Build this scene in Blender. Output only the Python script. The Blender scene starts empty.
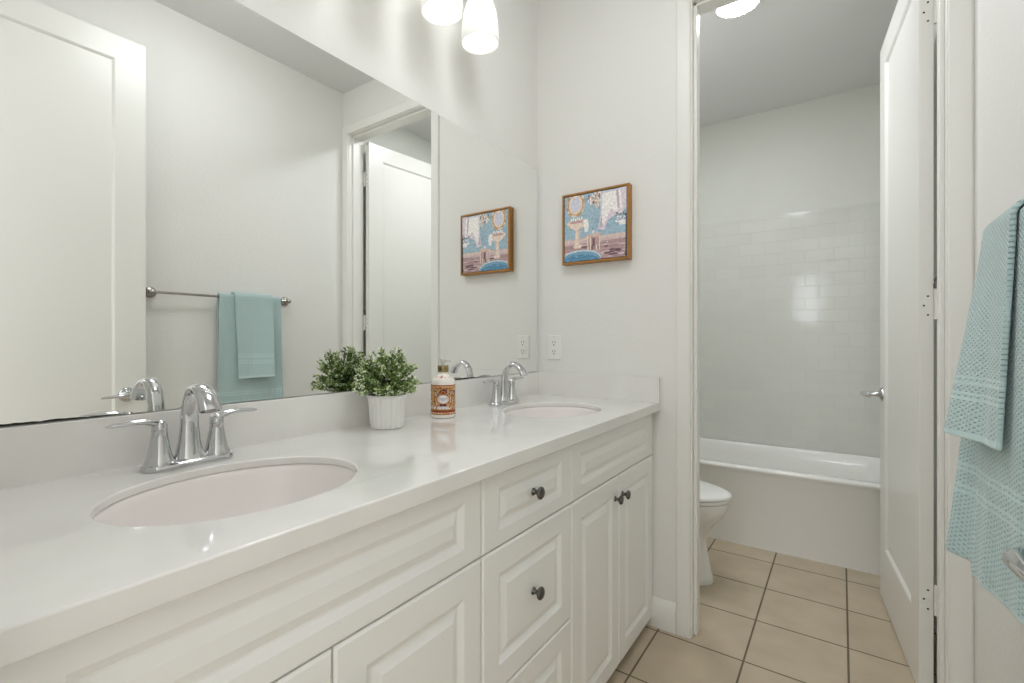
import bpy, bmesh, math, random
from math import sin, cos, pi, radians, sqrt
from mathutils import Vector, Matrix

random.seed(7)
SC = bpy.context.scene
COL = SC.collection

# ------------------------------------------------------------------ camera
CAM = (1.1485, 0.0, 1.1465)
cd = bpy.data.cameras.new('camera'); cam = bpy.data.objects.new('camera', cd); COL.objects.link(cam)
cam.location = CAM
cam.rotation_euler = (pi/2, 0, 0.6299)
cd.sensor_fit = 'HORIZONTAL'; cd.sensor_width = 36.0
cd.lens = 481.64/1024*36.0
cd.shift_x = (512-490.0)/1024
cd.shift_y = -(341.5-340.0)/1024
cd.clip_start = 0.01
SC.camera = cam

# ------------------------------------------------------------------ light from outside the room, exposure
W = bpy.data.worlds.new('world'); SC.world = W; W.use_nodes = True
WORLD = 2.3
W.node_tree.nodes['Background'].inputs[0].default_value = (0.945, 0.967, 1.0, 1)
W.node_tree.nodes['Background'].inputs[1].default_value = WORLD
SC.view_settings.view_transform = 'Standard'
SC.view_settings.look = 'None'
SC.view_settings.gamma = 1.0
SC.view_settings.use_curve_mapping = False
SC.view_settings.exposure = 0.06
BULB = 5        # vanity lamps
SHADE = 0.05
BOWL_FILL = 13   # ceiling bowl added as unseen fill for the vanity room
DISC = 84         # toilet-room disc in view and its added, unseen twin
SC.cycles.max_bounces = 14; SC.cycles.diffuse_bounces = 8; SC.cycles.glossy_bounces = 8
SC.cycles.transmission_bounces = 8; SC.cycles.transparent_max_bounces = 8
SC.cycles.sample_clamp_indirect = 6.0
SC.cycles.caustics_reflective = True; SC.cycles.caustics_refractive = False
SC.cycles.blur_glossy = 0.6

# ------------------------------------------------------------------ helpers
ORIG = {}

class MB:
    """collects vertices and faces, in place coordinates, then links ONE mesh object"""
    def __init__(self):
        self.v = []; self.f = []; self.m = []
    def add(self, vs, fs, mi=0):
        b = len(self.v)
        self.v += [tuple(p) for p in vs]
        for f in fs:
            self.f.append([i+b for i in f]); self.m.append(mi)
        return self
    def box(self, x0, x1, y0, y1, z0, z1, mi=0):
        vs = [(x0,y0,z0),(x1,y0,z0),(x1,y1,z0),(x0,y1,z0),(x0,y0,z1),(x1,y0,z1),(x1,y1,z1),(x0,y1,z1)]
        return self.add(vs, [(0,3,2,1),(4,5,6,7),(0,1,5,4),(1,2,6,5),(2,3,7,6),(3,0,4,7)], mi)
    def loft(self, rings, cap0=True, cap1=True, mi=0):
        n = len(rings[0]); vs = [p for r in rings for p in r]; fs = []
        for k in range(len(rings)-1):
            for i in range(n):
                j = (i+1) % n
                fs.append((k*n+i, k*n+j, (k+1)*n+j, (k+1)*n+i))
        if cap0: fs.append(tuple(reversed(range(n))))
        if cap1: fs.append(tuple(range((len(rings)-1)*n, len(rings)*n)))
        return self.add(vs, fs, mi)
    def lathe(self, prof, c, n=32, axis='z', cap0=True, cap1=True, mi=0):
        """prof = [(radius, height)] around axis through c"""
        rings = []
        for r, h in prof:
            ring = []
            for i in range(n):
                a = 2*pi*i/n
                u, w = r*cos(a), r*sin(a)
                if axis == 'z': p = (c[0]+u, c[1]+w, c[2]+h)
                elif axis == 'x': p = (c[0]+h, c[1]+u, c[2]+w)
                else: p = (c[0]+w, c[1]+h, c[2]+u)
                ring.append(p)
            rings.append(ring)
        return self.loft(rings, cap0, cap1, mi)
    def tube(self, pts, rad, n=12, flat=None, up=(0,0,1), cap=True, mi=0):
        """sweep an ellipse (rad along 'side', flat along 'normal') on a path"""
        P = [Vector(p) for p in pts]
        if not isinstance(rad, (list, tuple)): rad = [rad]*len(P)
        if flat is None: flat = rad
        elif not isinstance(flat, (list, tuple)): flat = [flat]*len(P)
        rings = []
        up = Vector(up)
        for k, p in enumerate(P):
            t = (P[min(k+1, len(P)-1)] - P[max(k-1, 0)]).normalized()
            s = t.cross(up)
            if s.length < 1e-4: s = t.cross(Vector((1,0,0)))
            s.normalize(); nn = s.cross(t).normalized()
            rings.append([tuple(p + s*(rad[k]*cos(2*pi*i/n)) + nn*(flat[k]*sin(2*pi*i/n))) for i in range(n)])
        return self.loft(rings, cap, cap, mi)
    def build(self, name, mats, parent=None, smooth=40, bevel=None, local=False, solid=None, subsurf=0, segs=2):
        off = Vector((0,0,0))
        if parent is not None and not local: off = ORIG[parent.name]
        me = bpy.data.meshes.new(name)
        me.from_pydata([(p[0]-off.x, p[1]-off.y, p[2]-off.z) for p in self.v], [], self.f)
        if not isinstance(mats, (list, tuple)): mats = [mats]
        for m in mats: me.materials.append(m)
        me.polygons.foreach_set('material_index', self.m)
        bm = bmesh.new(); bm.from_mesh(me)
        bmesh.ops.recalc_face_normals(bm, faces=bm.faces); bm.to_mesh(me); bm.free()
        if smooth:
            me.polygons.foreach_set('use_smooth', [True]*len(me.polygons))
            me.set_sharp_from_angle(angle=radians(smooth))
        me.update()
        o = bpy.data.objects.new(name, me); COL.objects.link(o)
        if parent is not None:
            o.parent = parent
        ORIG[o.name] = off.copy()
        if solid:
            s = o.modifiers.new('solid', 'SOLIDIFY'); s.thickness = solid; s.offset = 0
        if subsurf:
            s = o.modifiers.new('sub', 'SUBSURF'); s.levels = subsurf; s.render_levels = subsurf
        if bevel:
            b = o.modifiers.new('bevel', 'BEVEL'); b.width = bevel; b.segments = segs; b.limit_method = 'ANGLE'; b.angle_limit = radians(40)
            b.harden_normals = False
        return o

def tag(o, label, cat, group=None):
    o['label'] = label; o['category'] = cat
    if group: o['group'] = group
    return o

def thing(name, loc, label, cat, group=None, rz=0):
    o = bpy.data.objects.new(name, None); COL.objects.link(o)
    o.empty_display_size = 0.05
    o.location = loc; o.rotation_euler = (0, 0, rz)
    ORIG[o.name] = Vector(loc)
    return tag(o, label, cat, group)

def struct(o, label=None, cat=None):
    o['kind'] = 'structure'
    if label: o['label'] = label
    if cat: o['category'] = cat
    return o

def copy_thing(o, shift, parent=None):
    """copies a thing with its parts and sub-parts; shift moves the root"""
    c = o.copy(); COL.objects.link(c)
    if parent is not None: c.parent = parent
    else: c.location = Vector(o.location) + Vector(shift)
    for ch in list(o.children): copy_thing(ch, shift, c)
    return c

def rect_ring(x0, x1, y0, y1, r, z, n=6):
    pts = []
    for cx, cy, a0 in ((x1-r, y1-r, 0), (x0+r, y1-r, 90), (x0+r, y0+r, 180), (x1-r, y0+r, 270)):
        for i in range(n+1):
            a = radians(a0 + 90*i/n)
            pts.append((cx + r*cos(a), cy + r*sin(a), z))
    return pts

def ellipse_ring(cx, cy, a, b, z, n=48):
    return [(cx + a*cos(2*pi*i/n), cy + b*sin(2*pi*i/n), z) for i in range(n)]

# ------------------------------------------------------------------ materials
def lin(c):
    return tuple(((x/255)/12.92 if x/255 <= .04045 else ((x/255+.055)/1.055)**2.4) for x in c) + (1,)

def mat(name, rgb, rough=.5, metal=0.0, spec=None, coat=0.0, bump=None, trans=0.0, ior=1.45, emit=None, sheen=0.0):
    m = bpy.data.materials.new(name); m.use_nodes = True
    nt = m.node_tree; b = nt.nodes['Principled BSDF']
    b.inputs['Base Color'].default_value = lin(rgb)
    b.inputs['Roughness'].default_value = rough
    b.inputs['Metallic'].default_value = metal
    b.inputs['IOR'].default_value = ior
    if spec is not None: b.inputs['Specular IOR Level'].default_value = spec
    if coat:
        b.inputs['Coat Weight'].default_value = coat; b.inputs['Coat Roughness'].default_value = .05
    if trans: b.inputs['Transmission Weight'].default_value = trans
    if sheen: b.inputs['Sheen Weight'].default_value = sheen
    if emit:
        b.inputs['Emission Color'].default_value = lin(emit[0]); b.inputs['Emission Strength'].default_value = emit[1]
    if bump:                                    # (scale, strength, distance)
        tc = nt.nodes.new('ShaderNodeTexCoord'); nz = nt.nodes.new('ShaderNodeTexNoise'); bp = nt.nodes.new('ShaderNodeBump')
        nz.inputs['Scale'].default_value = bump[0]; nz.inputs['Detail'].default_value = 3
        bp.inputs['Strength'].default_value = bump[1]; bp.inputs['Distance'].default_value = bump[2]
        nt.links.new(tc.outputs['Object'], nz.inputs['Vector']); nt.links.new(nz.outputs['Fac'], bp.inputs['Height'])
        nt.links.new(bp.outputs['Normal'], b.inputs['Normal'])
    return m

def nodes(m):
    nt = m.node_tree
    return nt, nt.nodes['Principled BSDF'], nt.nodes.new, nt.links.new

M = {}
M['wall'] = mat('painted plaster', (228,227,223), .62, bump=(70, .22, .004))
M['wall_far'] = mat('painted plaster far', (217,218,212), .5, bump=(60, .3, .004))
M['ceiling'] = mat('ceiling paint', (226,226,226), .85, bump=(60, .2, .003))
M['trim'] = mat('gloss trim paint', (231,230,225), .32)
M['door'] = mat('door paint', (230,229,224), .3, bump=(25, .03, .002))
M['cabinet'] = mat('white cabinet film', (239,239,236), .34)
M['cabinet_in'] = mat('cabinet carcass', (150,148,143), .7)
M['porcelain'] = mat('porcelain', (236,231,228), .12, coat=.2)
M['vitreous'] = mat('toilet porcelain', (234,234,231), .08, coat=.3)
M['acrylic'] = mat('tub acrylic', (236,235,231), .14, coat=.3)
M['chrome'] = mat('chrome', (204,205,206), .05, 1.0)
M['nickel'] = mat('brushed nickel', (176,172,166), .22, 1.0)
M['knob'] = mat('dark nickel', (104,102,99), .26, 1.0)
M['mirror'] = mat('mirror silver', (246,247,245), .0, 1.0)
M['mirror_edge'] = mat('mirror edge', (92,92,88), .35, .5)
M['worn'] = mat('tarnished silver', (34,33,30), .6)
M['plastic'] = mat('white plastic', (232,231,226), .3)
M['dark'] = mat('dark slot', (58,55,50), .6)
M['hinge'] = mat('painted hinge', (230,229,224), .3)
M['gold'] = mat('gold frame', (172,124,70), .36, .75, bump=(90, .25, .002))
M['frame_in'] = mat('frame rebate', (44,34,26), .6)
M['pot'] = mat('white ceramic pot', (236,235,232), .3)
M['soil'] = mat('soil', (48,40,30), .95)
M['bulb'] = mat('bulb glow', (255,250,240), .5, emit=((248,251,255), BULB))
M['disc'] = mat('lit diffuser', (255,255,252), .5, emit=((248,251,255), DISC))

# quartz counter: white with a faint cloud
m = M['counter'] = mat('quartz', (236,235,231), .07, coat=.25)
nt, b, new, link = nodes(m)
tc = new('ShaderNodeTexCoord'); nz = new('ShaderNodeTexNoise'); cr = new('ShaderNodeValToRGB')
nz.inputs['Scale'].default_value = 6; nz.inputs['Detail'].default_value = 5
cr.color_ramp.elements[0].position = .35; cr.color_ramp.elements[0].color = lin((227,225,221))
cr.color_ramp.elements[1].position = .65; cr.color_ramp.elements[1].color = lin((233,232,228))
link(tc.outputs['Object'], nz.inputs['Vector']); link(nz.outputs['Fac'], cr.inputs['Fac']); link(cr.outputs['Color'], b.inputs['Base Color'])

# frosted glass shade
m = M['shade'] = mat('frosted glass shade', (242,241,238), .35, emit=((248,251,255), SHADE))
nt, b, new, link = nodes(m)
tr = new('ShaderNodeBsdfTranslucent'); tr.inputs[0].default_value = (.95,.95,.93,1)
mx = new('ShaderNodeMixShader'); mx.inputs[0].default_value = .45
out = nt.nodes['Material Output']
link(b.outputs[0], mx.inputs[1]); link(tr.outputs[0], mx.inputs[2]); link(mx.outputs[0], out.inputs[0])

def brick(name, cols, mortar, wid, hei, offs, msize, axes, origin, rough, bump, noise=None, mrough=.8, smoothm=.1, wav=None):
    """tile pattern on two object axes"""
    m = mat(name, (255,255,255), rough); nt, b, new, link = nodes(m)
    tc = new('ShaderNodeTexCoord'); sp = new('ShaderNodeSeparateXYZ'); cb = new('ShaderNodeCombineXYZ')
    link(tc.outputs['Object'], sp.inputs[0])
    a0 = new('ShaderNodeMath'); a0.operation = 'SUBTRACT'; a0.inputs[1].default_value = origin[0]
    a1 = new('ShaderNodeMath'); a1.operation = 'SUBTRACT'; a1.inputs[1].default_value = origin[1]
    link(sp.outputs[axes[0]], a0.inputs[0]); link(sp.outputs[axes[1]], a1.inputs[0])
    link(a0.outputs[0], cb.inputs[0]); link(a1.outputs[0], cb.inputs[1])
    bk = new('ShaderNodeTexBrick'); bk.offset = offs; bk.offset_frequency = 2; bk.squash = 1
    bk.inputs['Scale'].default_value = 1; bk.inputs['Brick Width'].default_value = wid; bk.inputs['Row Height'].default_value = hei
    bk.inputs['Mortar Size'].default_value = msize; bk.inputs['Mortar Smooth'].default_value = smoothm
    bk.inputs['Color1'].default_value = lin(cols[0]); bk.inputs['Color2'].default_value = lin(cols[1]); bk.inputs['Mortar'].default_value = lin(mortar)
    link(cb.outputs[0], bk.inputs['Vector'])
    col = bk.outputs['Color']
    if noise:
        nz = new('ShaderNodeTexNoise'); nz.inputs['Scale'].default_value = noise[0]; nz.inputs['Detail'].default_value = 6
        link(tc.outputs['Object'], nz.inputs['Vector'])
        cr = new('ShaderNodeValToRGB'); v0, v1 = noise[1], noise[2]
        cr.color_ramp.elements[0].position = .3; cr.color_ramp.elements[0].color = (v0,v0,v0*.98,1)
        cr.color_ramp.elements[1].position = .7; cr.color_ramp.elements[1].color = (v1,v1,v1,1)
        link(nz.outputs['Fac'], cr.inputs['Fac'])
        mm = new('ShaderNodeMixRGB'); mm.blend_type = 'MULTIPLY'; mm.inputs[0].default_value = 1
        link(col, mm.inputs[1]); link(cr.outputs['Color'], mm.inputs[2]); col = mm.outputs[0]
    link(col, b.inputs['Base Color'])
    rr = new('ShaderNodeMapRange'); rr.inputs['To Min'].default_value = rough; rr.inputs['To Max'].default_value = mrough
    link(bk.outputs['Fac'], rr.inputs['Value']); link(rr.outputs[0], b.inputs['Roughness'])
    bp = new('ShaderNodeBump'); bp.invert = True; bp.inputs['Strength'].default_value = bump[0]; bp.inputs['Distance'].default_value = bump[1]
    link(bk.outputs['Fac'], bp.inputs['Height'])
    if wav:
        n2 = new('ShaderNodeTexNoise'); n2.inputs['Scale'].default_value = wav[0]; link(tc.outputs['Object'], n2.inputs['Vector'])
        b2 = new('ShaderNodeBump'); b2.inputs['Strength'].default_value = wav[1]; b2.inputs['Distance'].default_value = wav[2]
        link(n2.outputs['Fac'], b2.inputs['Height']); link(b2.outputs['Normal'], bp.inputs['Normal'])
    link(bp.outputs['Normal'], b.inputs['Normal'])
    return m

M['floor'] = brick('beige floor tile', ((193,178,155),(187,172,149)), (112,101,84), .303, .311, 0.0, .0035, (0,1), (.5635-.303*4, 1.922-.311*20), .38, (.6,.002),
                   noise=(7,.86,1.04), mrough=.85)
M['subway'] = brick('white subway tile', ((216,217,211),(213,214,208)), (203,203,198), .1535, .0776, .5, .0014, (0,2), (.959-.1535*10, 1.264-.0776*16), .1, (.45,.0013),
                    mrough=.4, smoothm=.6, wav=(9,.08,.01))

# towel cloth: dimpled waffle weave with smooth woven bands
def towel_mat(name, rgb, bands):
    m = mat(name, rgb, .92, sheen=.35); nt, b, new, link = nodes(m)
    tc = new('ShaderNodeTexCoord'); sp = new('ShaderNodeSeparateXYZ'); link(tc.outputs['Object'], sp.inputs[0])
    def mth(op, a, bv=None, c=None):
        n = new('ShaderNodeMath'); n.operation = op
        for i, x in enumerate((a, bv, c)):
            if x is None: continue
            if isinstance(x, (int, float)): n.inputs[i].default_value = x
            else: link(x, n.inputs[i])
        return n.outputs[0]
    s1 = mth('SINE', mth('MULTIPLY', sp.outputs[1], 2*pi/.0170))
    s2 = mth('SINE', mth('MULTIPLY', sp.outputs[2], 2*pi/.0098))
    waf = mth('SUBTRACT', .25, mth('MULTIPLY', mth('MAXIMUM', mth('MULTIPLY', s1, s2), 0.0), 1.5))   # staggered dimples
    band = None
    for z0, z1 in bands:
        inn = mth('MULTIPLY', mth('GREATER_THAN', sp.outputs[2], z0), mth('LESS_THAN', sp.outputs[2], z1))
        band = inn if band is None else mth('MAXIMUM', band, inn)
    keep = mth('SUBTRACT', 1.0, band)
    h = mth('ADD', mth('MULTIPLY', waf, keep), mth('MULTIPLY', band, 1.2))
    nz = new('ShaderNodeTexNoise'); nz.inputs['Scale'].default_value = 420; link(tc.outputs['Object'], nz.inputs['Vector'])
    h2 = mth('ADD', h, mth('MULTIPLY', nz.outputs['Fac'], .5))
    bp = new('ShaderNodeBump'); bp.inputs['Strength'].default_value = .8; bp.inputs['Distance'].default_value = .0022
    link(h2, bp.inputs['Height']); link(bp.outputs['Normal'], b.inputs['Normal'])
    cr = new('ShaderNodeMapRange'); cr.inputs['From Min'].default_value = -1.1; cr.inputs['From Max'].default_value = .7
    cr.inputs['To Min'].default_value = .70; cr.inputs['To Max'].default_value = 1.04  # dimples darkened in the cloth colour, as their shade
    link(h, cr.inputs['Value'])
    mm = new('ShaderNodeMixRGB'); mm.blend_type = 'MULTIPLY'; mm.inputs[0].default_value = 1; mm.inputs[1].default_value = lin(rgb)
    link(cr.outputs[0], mm.inputs[2]); link(mm.outputs[0], b.inputs['Base Color'])
    return m

# ------------------------------------------------------------------ room shell
D = 1.955; WR = 1.459; YB = 3.746; XR2 = 1.462; CEIL = 2.735; CEIL2 = 2.70; YN = 0.05; WT = .115
OX0, OX1, OZ = .685, 1.401, 2.455          # rough opening to the toilet room
NX0, NX1 = .645, 1.412                      # doorway the photographer stands in

def wall(name, *a, mt='wall'):
    return struct(MB().box(*a).build(name, M[mt], smooth=0))
struct(MB().box(-1.2, 2.7, -2.7, YB+.1, -.1, 0).build('floor', M['floor'], smooth=0))
wall('wall_left', -.1, 0, YN-.12, D, 0, CEIL)
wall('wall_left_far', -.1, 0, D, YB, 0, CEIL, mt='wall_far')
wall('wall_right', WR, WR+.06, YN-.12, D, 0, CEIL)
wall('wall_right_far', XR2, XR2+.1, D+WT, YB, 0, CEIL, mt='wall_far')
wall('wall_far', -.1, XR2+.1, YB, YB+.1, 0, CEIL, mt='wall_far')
b_ = MB(); b_.box(0, OX0-.012, D, D+WT, 0, CEIL); b_.box(OX1+.012, XR2+.1, D, D+WT, 0, CEIL); b_.box(OX0-.012, OX1+.012, D, D+WT, OZ+.012, CEIL)
struct(b_.build('wall_back', M['wall'], smooth=0))
b_ = MB(); b_.box(0, NX0, YN-.12, YN, 0, CEIL); b_.box(NX1, WR, YN-.12, YN, 0, CEIL); b_.box(NX0, NX1, YN-.12, YN, 2.46, CEIL)
struct(b_.build('wall_front', M['wall'], smooth=0))
struct(MB().box(-.1, WR+.06, YN-.12, D+WT, CEIL, CEIL+.08).build('ceiling', M['ceiling'], smooth=0))
struct(MB().box(-.1, XR2+.1, D+WT, YB+.1, CEIL2, CEIL2+.08).build('ceiling_far', M['ceiling'], smooth=0))
# hallway behind the camera, added for daylight; its window shows in tile reflections
b_ = MB(); hy = -2.6
b_.box(-1.2, .50, hy-.1, hy, 0, 2.735); b_.box(.86, 2.7, hy-.1, hy, 0, 2.735); b_.box(.50, .86, hy-.1, hy, 0, 1.42); b_.box(.50, .86, hy-.1, hy, 2.24, 2.735)
struct(b_.build('wall_hall', M['wall'], smooth=0))
wall('light_block_wall', 1.75, 1.85, hy, YN-.12, 0, 2.735)  # unseen wall added to cut side light on the worktop edge
wn = struct(MB().box(.50, .86, hy-.06, hy-.05, 1.42, 2.24).build('window_1', mat('daylit pane', (255,255,255), .3, emit=((240,247,255), 7.0)), smooth=0))
fr = MB()
fr.box(.48, .52, hy-.04, hy+.015, 1.40, 2.26); fr.box(.84, .88, hy-.04, hy+.015, 1.40, 2.26)
fr.box(.52, .84, hy-.04, hy+.015, 1.40, 1.44); fr.box(.52, .84, hy-.04, hy+.015, 2.22, 2.26); fr.box(.52, .84, hy-.04, hy+.01, 1.815, 1.845)
fr.build('window_frame', M['trim'], wn, smooth=0, local=True)

# subway tile round the tub
TZ = 1.985
struct(MB().box(0.008, XR2-.008, YB-.009, YB-.0005, .40, TZ).build('trim_1', M['subway'], smooth=0), 'white subway tile wall panel above the bathtub')
m_side = brick('white subway tile side', ((216,217,211),(213,214,208)), (203,203,198), .1535, .0776, .5, .0014, (1,2), (.05, 1.264-.0776*16), .1, (.45,.0013), mrough=.4, smoothm=.6)
struct(MB().box(.0005, .009, 2.98, YB-.009, .40, TZ).build('trim_2', m_side, smooth=0))
struct(MB().box(XR2-.009, XR2-.0005, 2.98, YB-.009, .40, TZ).build('trim_3', m_side, smooth=0))

# door frame of the toilet room: jambs, stops and profiled casing
j = MB()
j.box(OX0-.012, OX0, D, D+WT, 0, OZ); j.box(OX1, OX1+.012, D, D+WT, 0, OZ); j.box(OX0-.012, OX1+.012, D, D+WT, OZ, OZ+.012)
j.box(OX0, OX0+.012, D+.025, D+.072, 0, OZ); j.box(OX1-.012, OX1, D+.025, D+.072, 0, OZ); j.box(OX0, OX1, D+.025, D+.072, OZ-.012, OZ)
struct(j.build('trim_4', M['trim'], smooth=0, bevel=.002), 'white door jamb with stops between the two rooms')
def casing(x0, x1, ztop, prof, inner_first):
    """vertical casing board with a moulded face; prof = [(offset from inner edge, thickness)]"""
    b = MB(); rings = []
    for z in (0.0, ztop):
        pts = []
        w = abs(x1-x0)
        for o, t in prof:
            x = x0 + (x1-x0)*o
            pts.append((x, D - t, z))
        pts += [(x1, D, z), (x0, D, z)]
        rings.append(pts)
    b.loft(rings)
    return b
PROF = [(0,.008),(.06,.0112),(.90,.0125),(1.0,.009)]
c = casing(OX0-.004, .628, OZ+.062, PROF, True)
c2 = casing(OX1+.004, WR-.0004, OZ+.062, PROF, True)
b0 = MB(); b0.v = c.v; b0.f = c.f; b0.m = c.m; b0.add(c2.v, c2.f)
rings = []
for x in (OX0-.004, OX1+.004):
    rings.append([(x, D - t, OZ + .004 + .058*o) for o, t in PROF] + [(x, D, OZ+.062), (x, D, OZ+.004)])
b0.loft(rings)
struct(b0.build('trim_5', M['trim'], smooth=25), 'white moulded casing round the inner doorway')

def base_board(name, p0, p1, n, h=.115, t=.014):
    """baseboard from p0 to p1, n = unit normal into the room"""
    b = MB(); rings = []
    for (x, y) in (p0, p1):
        rings.append([(x+n[0]*d, y+n[1]*d, z) for d, z in ((.0002,0),(t,0),(t,h-.03),(t*.8,h-.02),(t*.55,h-.008),(t*.25,h),(.0002,h))])
    b.loft(rings)
    struct(b.build(name, M['trim'], smooth=30))
base_board('baseboard_back', (.452, D), (.6275, D), (0,-1))
base_board('baseboard_right', (WR, YN), (WR, D-.02), (-1,0))
base_board('baseboard_left_far', (0, D+WT), (0, 2.99), (1,0))
base_board('baseboard_right_far', (XR2, D+WT), (XR2, 2.99), (-1,0))

# ------------------------------------------------------------------ doors
def door_leaf(w, h, th):
    """one-panel leaf, local: x from 0 (hinge) to w, y thickness 0..-th, z 0..h"""
    b = MB()
    def face(yo, sgn):
        R = [(0,0,0,0,0), (.112,.112,.235,.10,0), (.118,.118,.241,.106,.0045), (.122,.122,.245,.110,.009)]
        rings = []
        for l, r, bo, tp, d in R:
            rings.append([(l, yo+sgn*d, bo), (w-r, yo+sgn*d, bo), (w-r, yo+sgn*d, h-tp), (l, yo+sgn*d, h-tp)])
        b.loft(rings, cap0=False, cap1=True)
    face(0, -1); face(-th, 1)
    b.add([(0,0,0),(w,0,0),(w,0,h),(0,0,h),(0,-th,0),(w,-th,0),(w,-th,h),(0,-th,h)],
          [(0,1,5,4),(1,2,6,5),(2,3,7,6),(3,0,4,7)])
    return b

def lever(parent, x, z, y_face, sgn, direction, sp=.0):
    """lever handle on a leaf; sgn = outward along local y, direction = along local x"""
    b = MB()
    c = (x, y_face, z)
    b.lathe([(0.0,0),(.031,0),(.031,sgn*.004),(.027,sgn*.009),(.016,sgn*.012),(.011,sgn*.02),(.0105,sgn*.048)], c, 28, 'y')
    pts = [(x, y_face+sgn*.040, z), (x, y_face+sgn*.058, z), (x+direction*.006, y_face+sgn*.066, z+.001), (x+direction*.02, y_face+sgn*.069, z+.002),
           (x+direction*.05, y_face+sgn*.068, z+.001), (x+direction*.085, y_face+sgn*.064, z-.002), (x+direction*.105, y_face+sgn*.060, z-.004)]
    b.tube(pts, [.0105,.0115,.013,.0135,.0115,.009,.006], 14, flat=[.0105,.0115,.0115,.010,.007,.0055,.004])
    return b.build('lever_handle', M['chrome'], parent, smooth=50, local=True)

def hinge_at(parent, z, th, y_gap):
    """butt hinge on the hinge edge, leaf plate on the edge plus knuckle and jamb plate"""
    b = MB()
    b.box(-.0009, -.0001, .004, .0315, z-.045, z+.045, 0)
    for k in range(5):
        zz = z-.045+.018*k
        b.lathe([(.0055,.0004),(.0055,.0176)], (-.004, y_gap, zz), 14, 'z', mi=0)
    b.box(-.044, -.008, y_gap-.0072, y_gap-.0064, z-.045, z+.045, 0)
    for dz, yy in ((.030, .0135), (0, .0235), (-.030, .0135)):
        b.lathe([(.0,0),(.0031,0),(.0031,-.0008),(0,-.0008)], (-.0008, yy, z+dz), 10, 'x', mi=1)
    b.lathe([(.0062,0),(.0062,.004),(.003,.007)], (-.004, y_gap, z+.045), 12, 'z', mi=0)
    return b.build('hinge', [M['hinge'], M['dark']], parent, smooth=40, local=True)

LW = .711
# the leaf swung into the toilet room: local x runs from the hinge into the far room
d1 = bpy.data.objects.new('door_1', None); COL.objects.link(d1); ORIG['door_1'] = Vector((0,0,0))
struct(d1, 'white one-panel door swung open into the toilet room', 'door')
d1.location = (1.387, D+WT+.008, .008); d1.rotation_euler = (0, 0, radians(95.0))
b_ = door_leaf(LW, 2.432, .035)
for i, p in enumerate(b_.v): b_.v[i] = (p[0], p[1]+.035, p[2])      # visible face on local +y = towards -x
b_.build('door_panel', M['door'], d1, smooth=0, local=True)
for z in (2.192, 1.249, .306):
    h = hinge_at(d1, z, -.035, -.006)
lever(d1, LW-.06, .90, .035, 1, -1)
s_ = MB(); s_.lathe([(.004,0),(.0075,.002),(.0075,.016),(.0055,.019),(.0065,.024),(.0065,.032),(.003,.036)], (-.004, -.006, 1.303), 14, 'z')
s_.build('hinge_pin_stop', M['knob'], d1, smooth=40, local=True)

# entry door resting open along the right wall
d2 = bpy.data.objects.new('door_2', None); COL.objects.link(d2); ORIG['door_2'] = Vector((0,0,0))
struct(d2, 'white entry door folded back against the right wall beside the towel bar', 'door')
d2.location = (1.405, .07, .008); d2.rotation_euler = (0, 0, radians(90.0))
b_ = door_leaf(.762, 2.445, .035)
for i, p in enumerate(b_.v): b_.v[i] = (p[0], p[1]+.035, p[2])
b_.build('door_panel', M['door'], d2, smooth=0, local=True)
for z in (2.2, 1.25, .3): hinge_at(d2, z, -.035, -.006)
lever(d2, .762-.072, .902, .035, 1, -1)

# ------------------------------------------------------------------ vanity cabinets
XF = .537; CB = .863

def raised_front(b, y0, y1, z0, z1, fr_side, fr_tb, xb=.5185, xf=XF):
    """routed raised-panel front facing +x"""
    g, dp = .015, .0075
    R = [(0,0,xb), (0,0,xf-.004), (.0045,.0045,xf), (fr_side,fr_tb,xf), (fr_side+g*.9,fr_tb+g*.9,xf-dp), (fr_side+g*1.15,fr_tb+g*1.15,xf-dp),
         (fr_side+g*2.3,fr_tb+g*2.3,xf-.0005)]
    rings = []
    for s, t, x in R:
        rings.append([(x, y0+s, z0+t), (x, y1-s, z0+t), (x, y1-s, z1-t), (x, y0+s, z1-t)])
    b.loft(rings)
    return b

def knob(parent, y, z):
    b = MB()
    b.lathe([(.0,0),(.0095,0),(.0095,.0015),(.0065,.004),(.0052,.009),(.0060,.013),(.0125,.0165),(.0155,.0195),(.0155,.0225),(.0125,.0255),(.006,.0272),(0,.0276)], (XF+.0002, y, z), 24, 'x', cap0=False, cap1=False)
    return b.build('knob', M['knob'], parent, smooth=50)

def cabinet(y0, y1, label):
    t = thing('vanity_cabinet', (.26, (y0+y1)/2, 0), label, 'cabinet', 'vanity base cabinets')
    b = MB()
    e = .0006
    for ya, yb in ((y0+e, y0+.016), (y1-.016, y1-e)):
        b.box(.003, .4445, ya, yb, 0, CB-.0004); b.box(.4445, .5175, ya, yb, .040, CB-.0004)
    b.box(.003, .5175, y0+.016, y1-.016, .040, .056)          # floor of the cabinet
    b.box(.4285, .4445, y0+.016, y1-.016, 0, .040)            # recessed toe kick
    b.box(.003, .010, y0+.016, y1-.016, .056, CB-.0004)       # back
    b.box(.500, .5175, y0+.016, y1-.016, CB-.03, CB-.0004); b.box(.500, .5175, y0+.016, y1-.016, .676, .70)   # rails behind the fronts
    b.build('cabinet_body', M['cabinet'], t, smooth=0)
    return t
G = .0018
def front(t, name, y0, y1, z0, z1, side, tb, knobs=()):
    o = raised_front(MB(), y0+G, y1-G, z0+G, z1-G, side, tb).build(name, M['cabinet'], t, smooth=20)
    for (y, z) in knobs: knob(o, y, z)
    return o
ZT, ZM, ZBOT = .857, .687, .036
Y0, Y1, Y2, Y3 = .076, .8115, 1.2275, 1.950
ca = cabinet(.052, Y1, 'white sink cabinet under the near basin, left of the drawer cabinet')
ym = (Y0+Y1)/2
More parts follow.
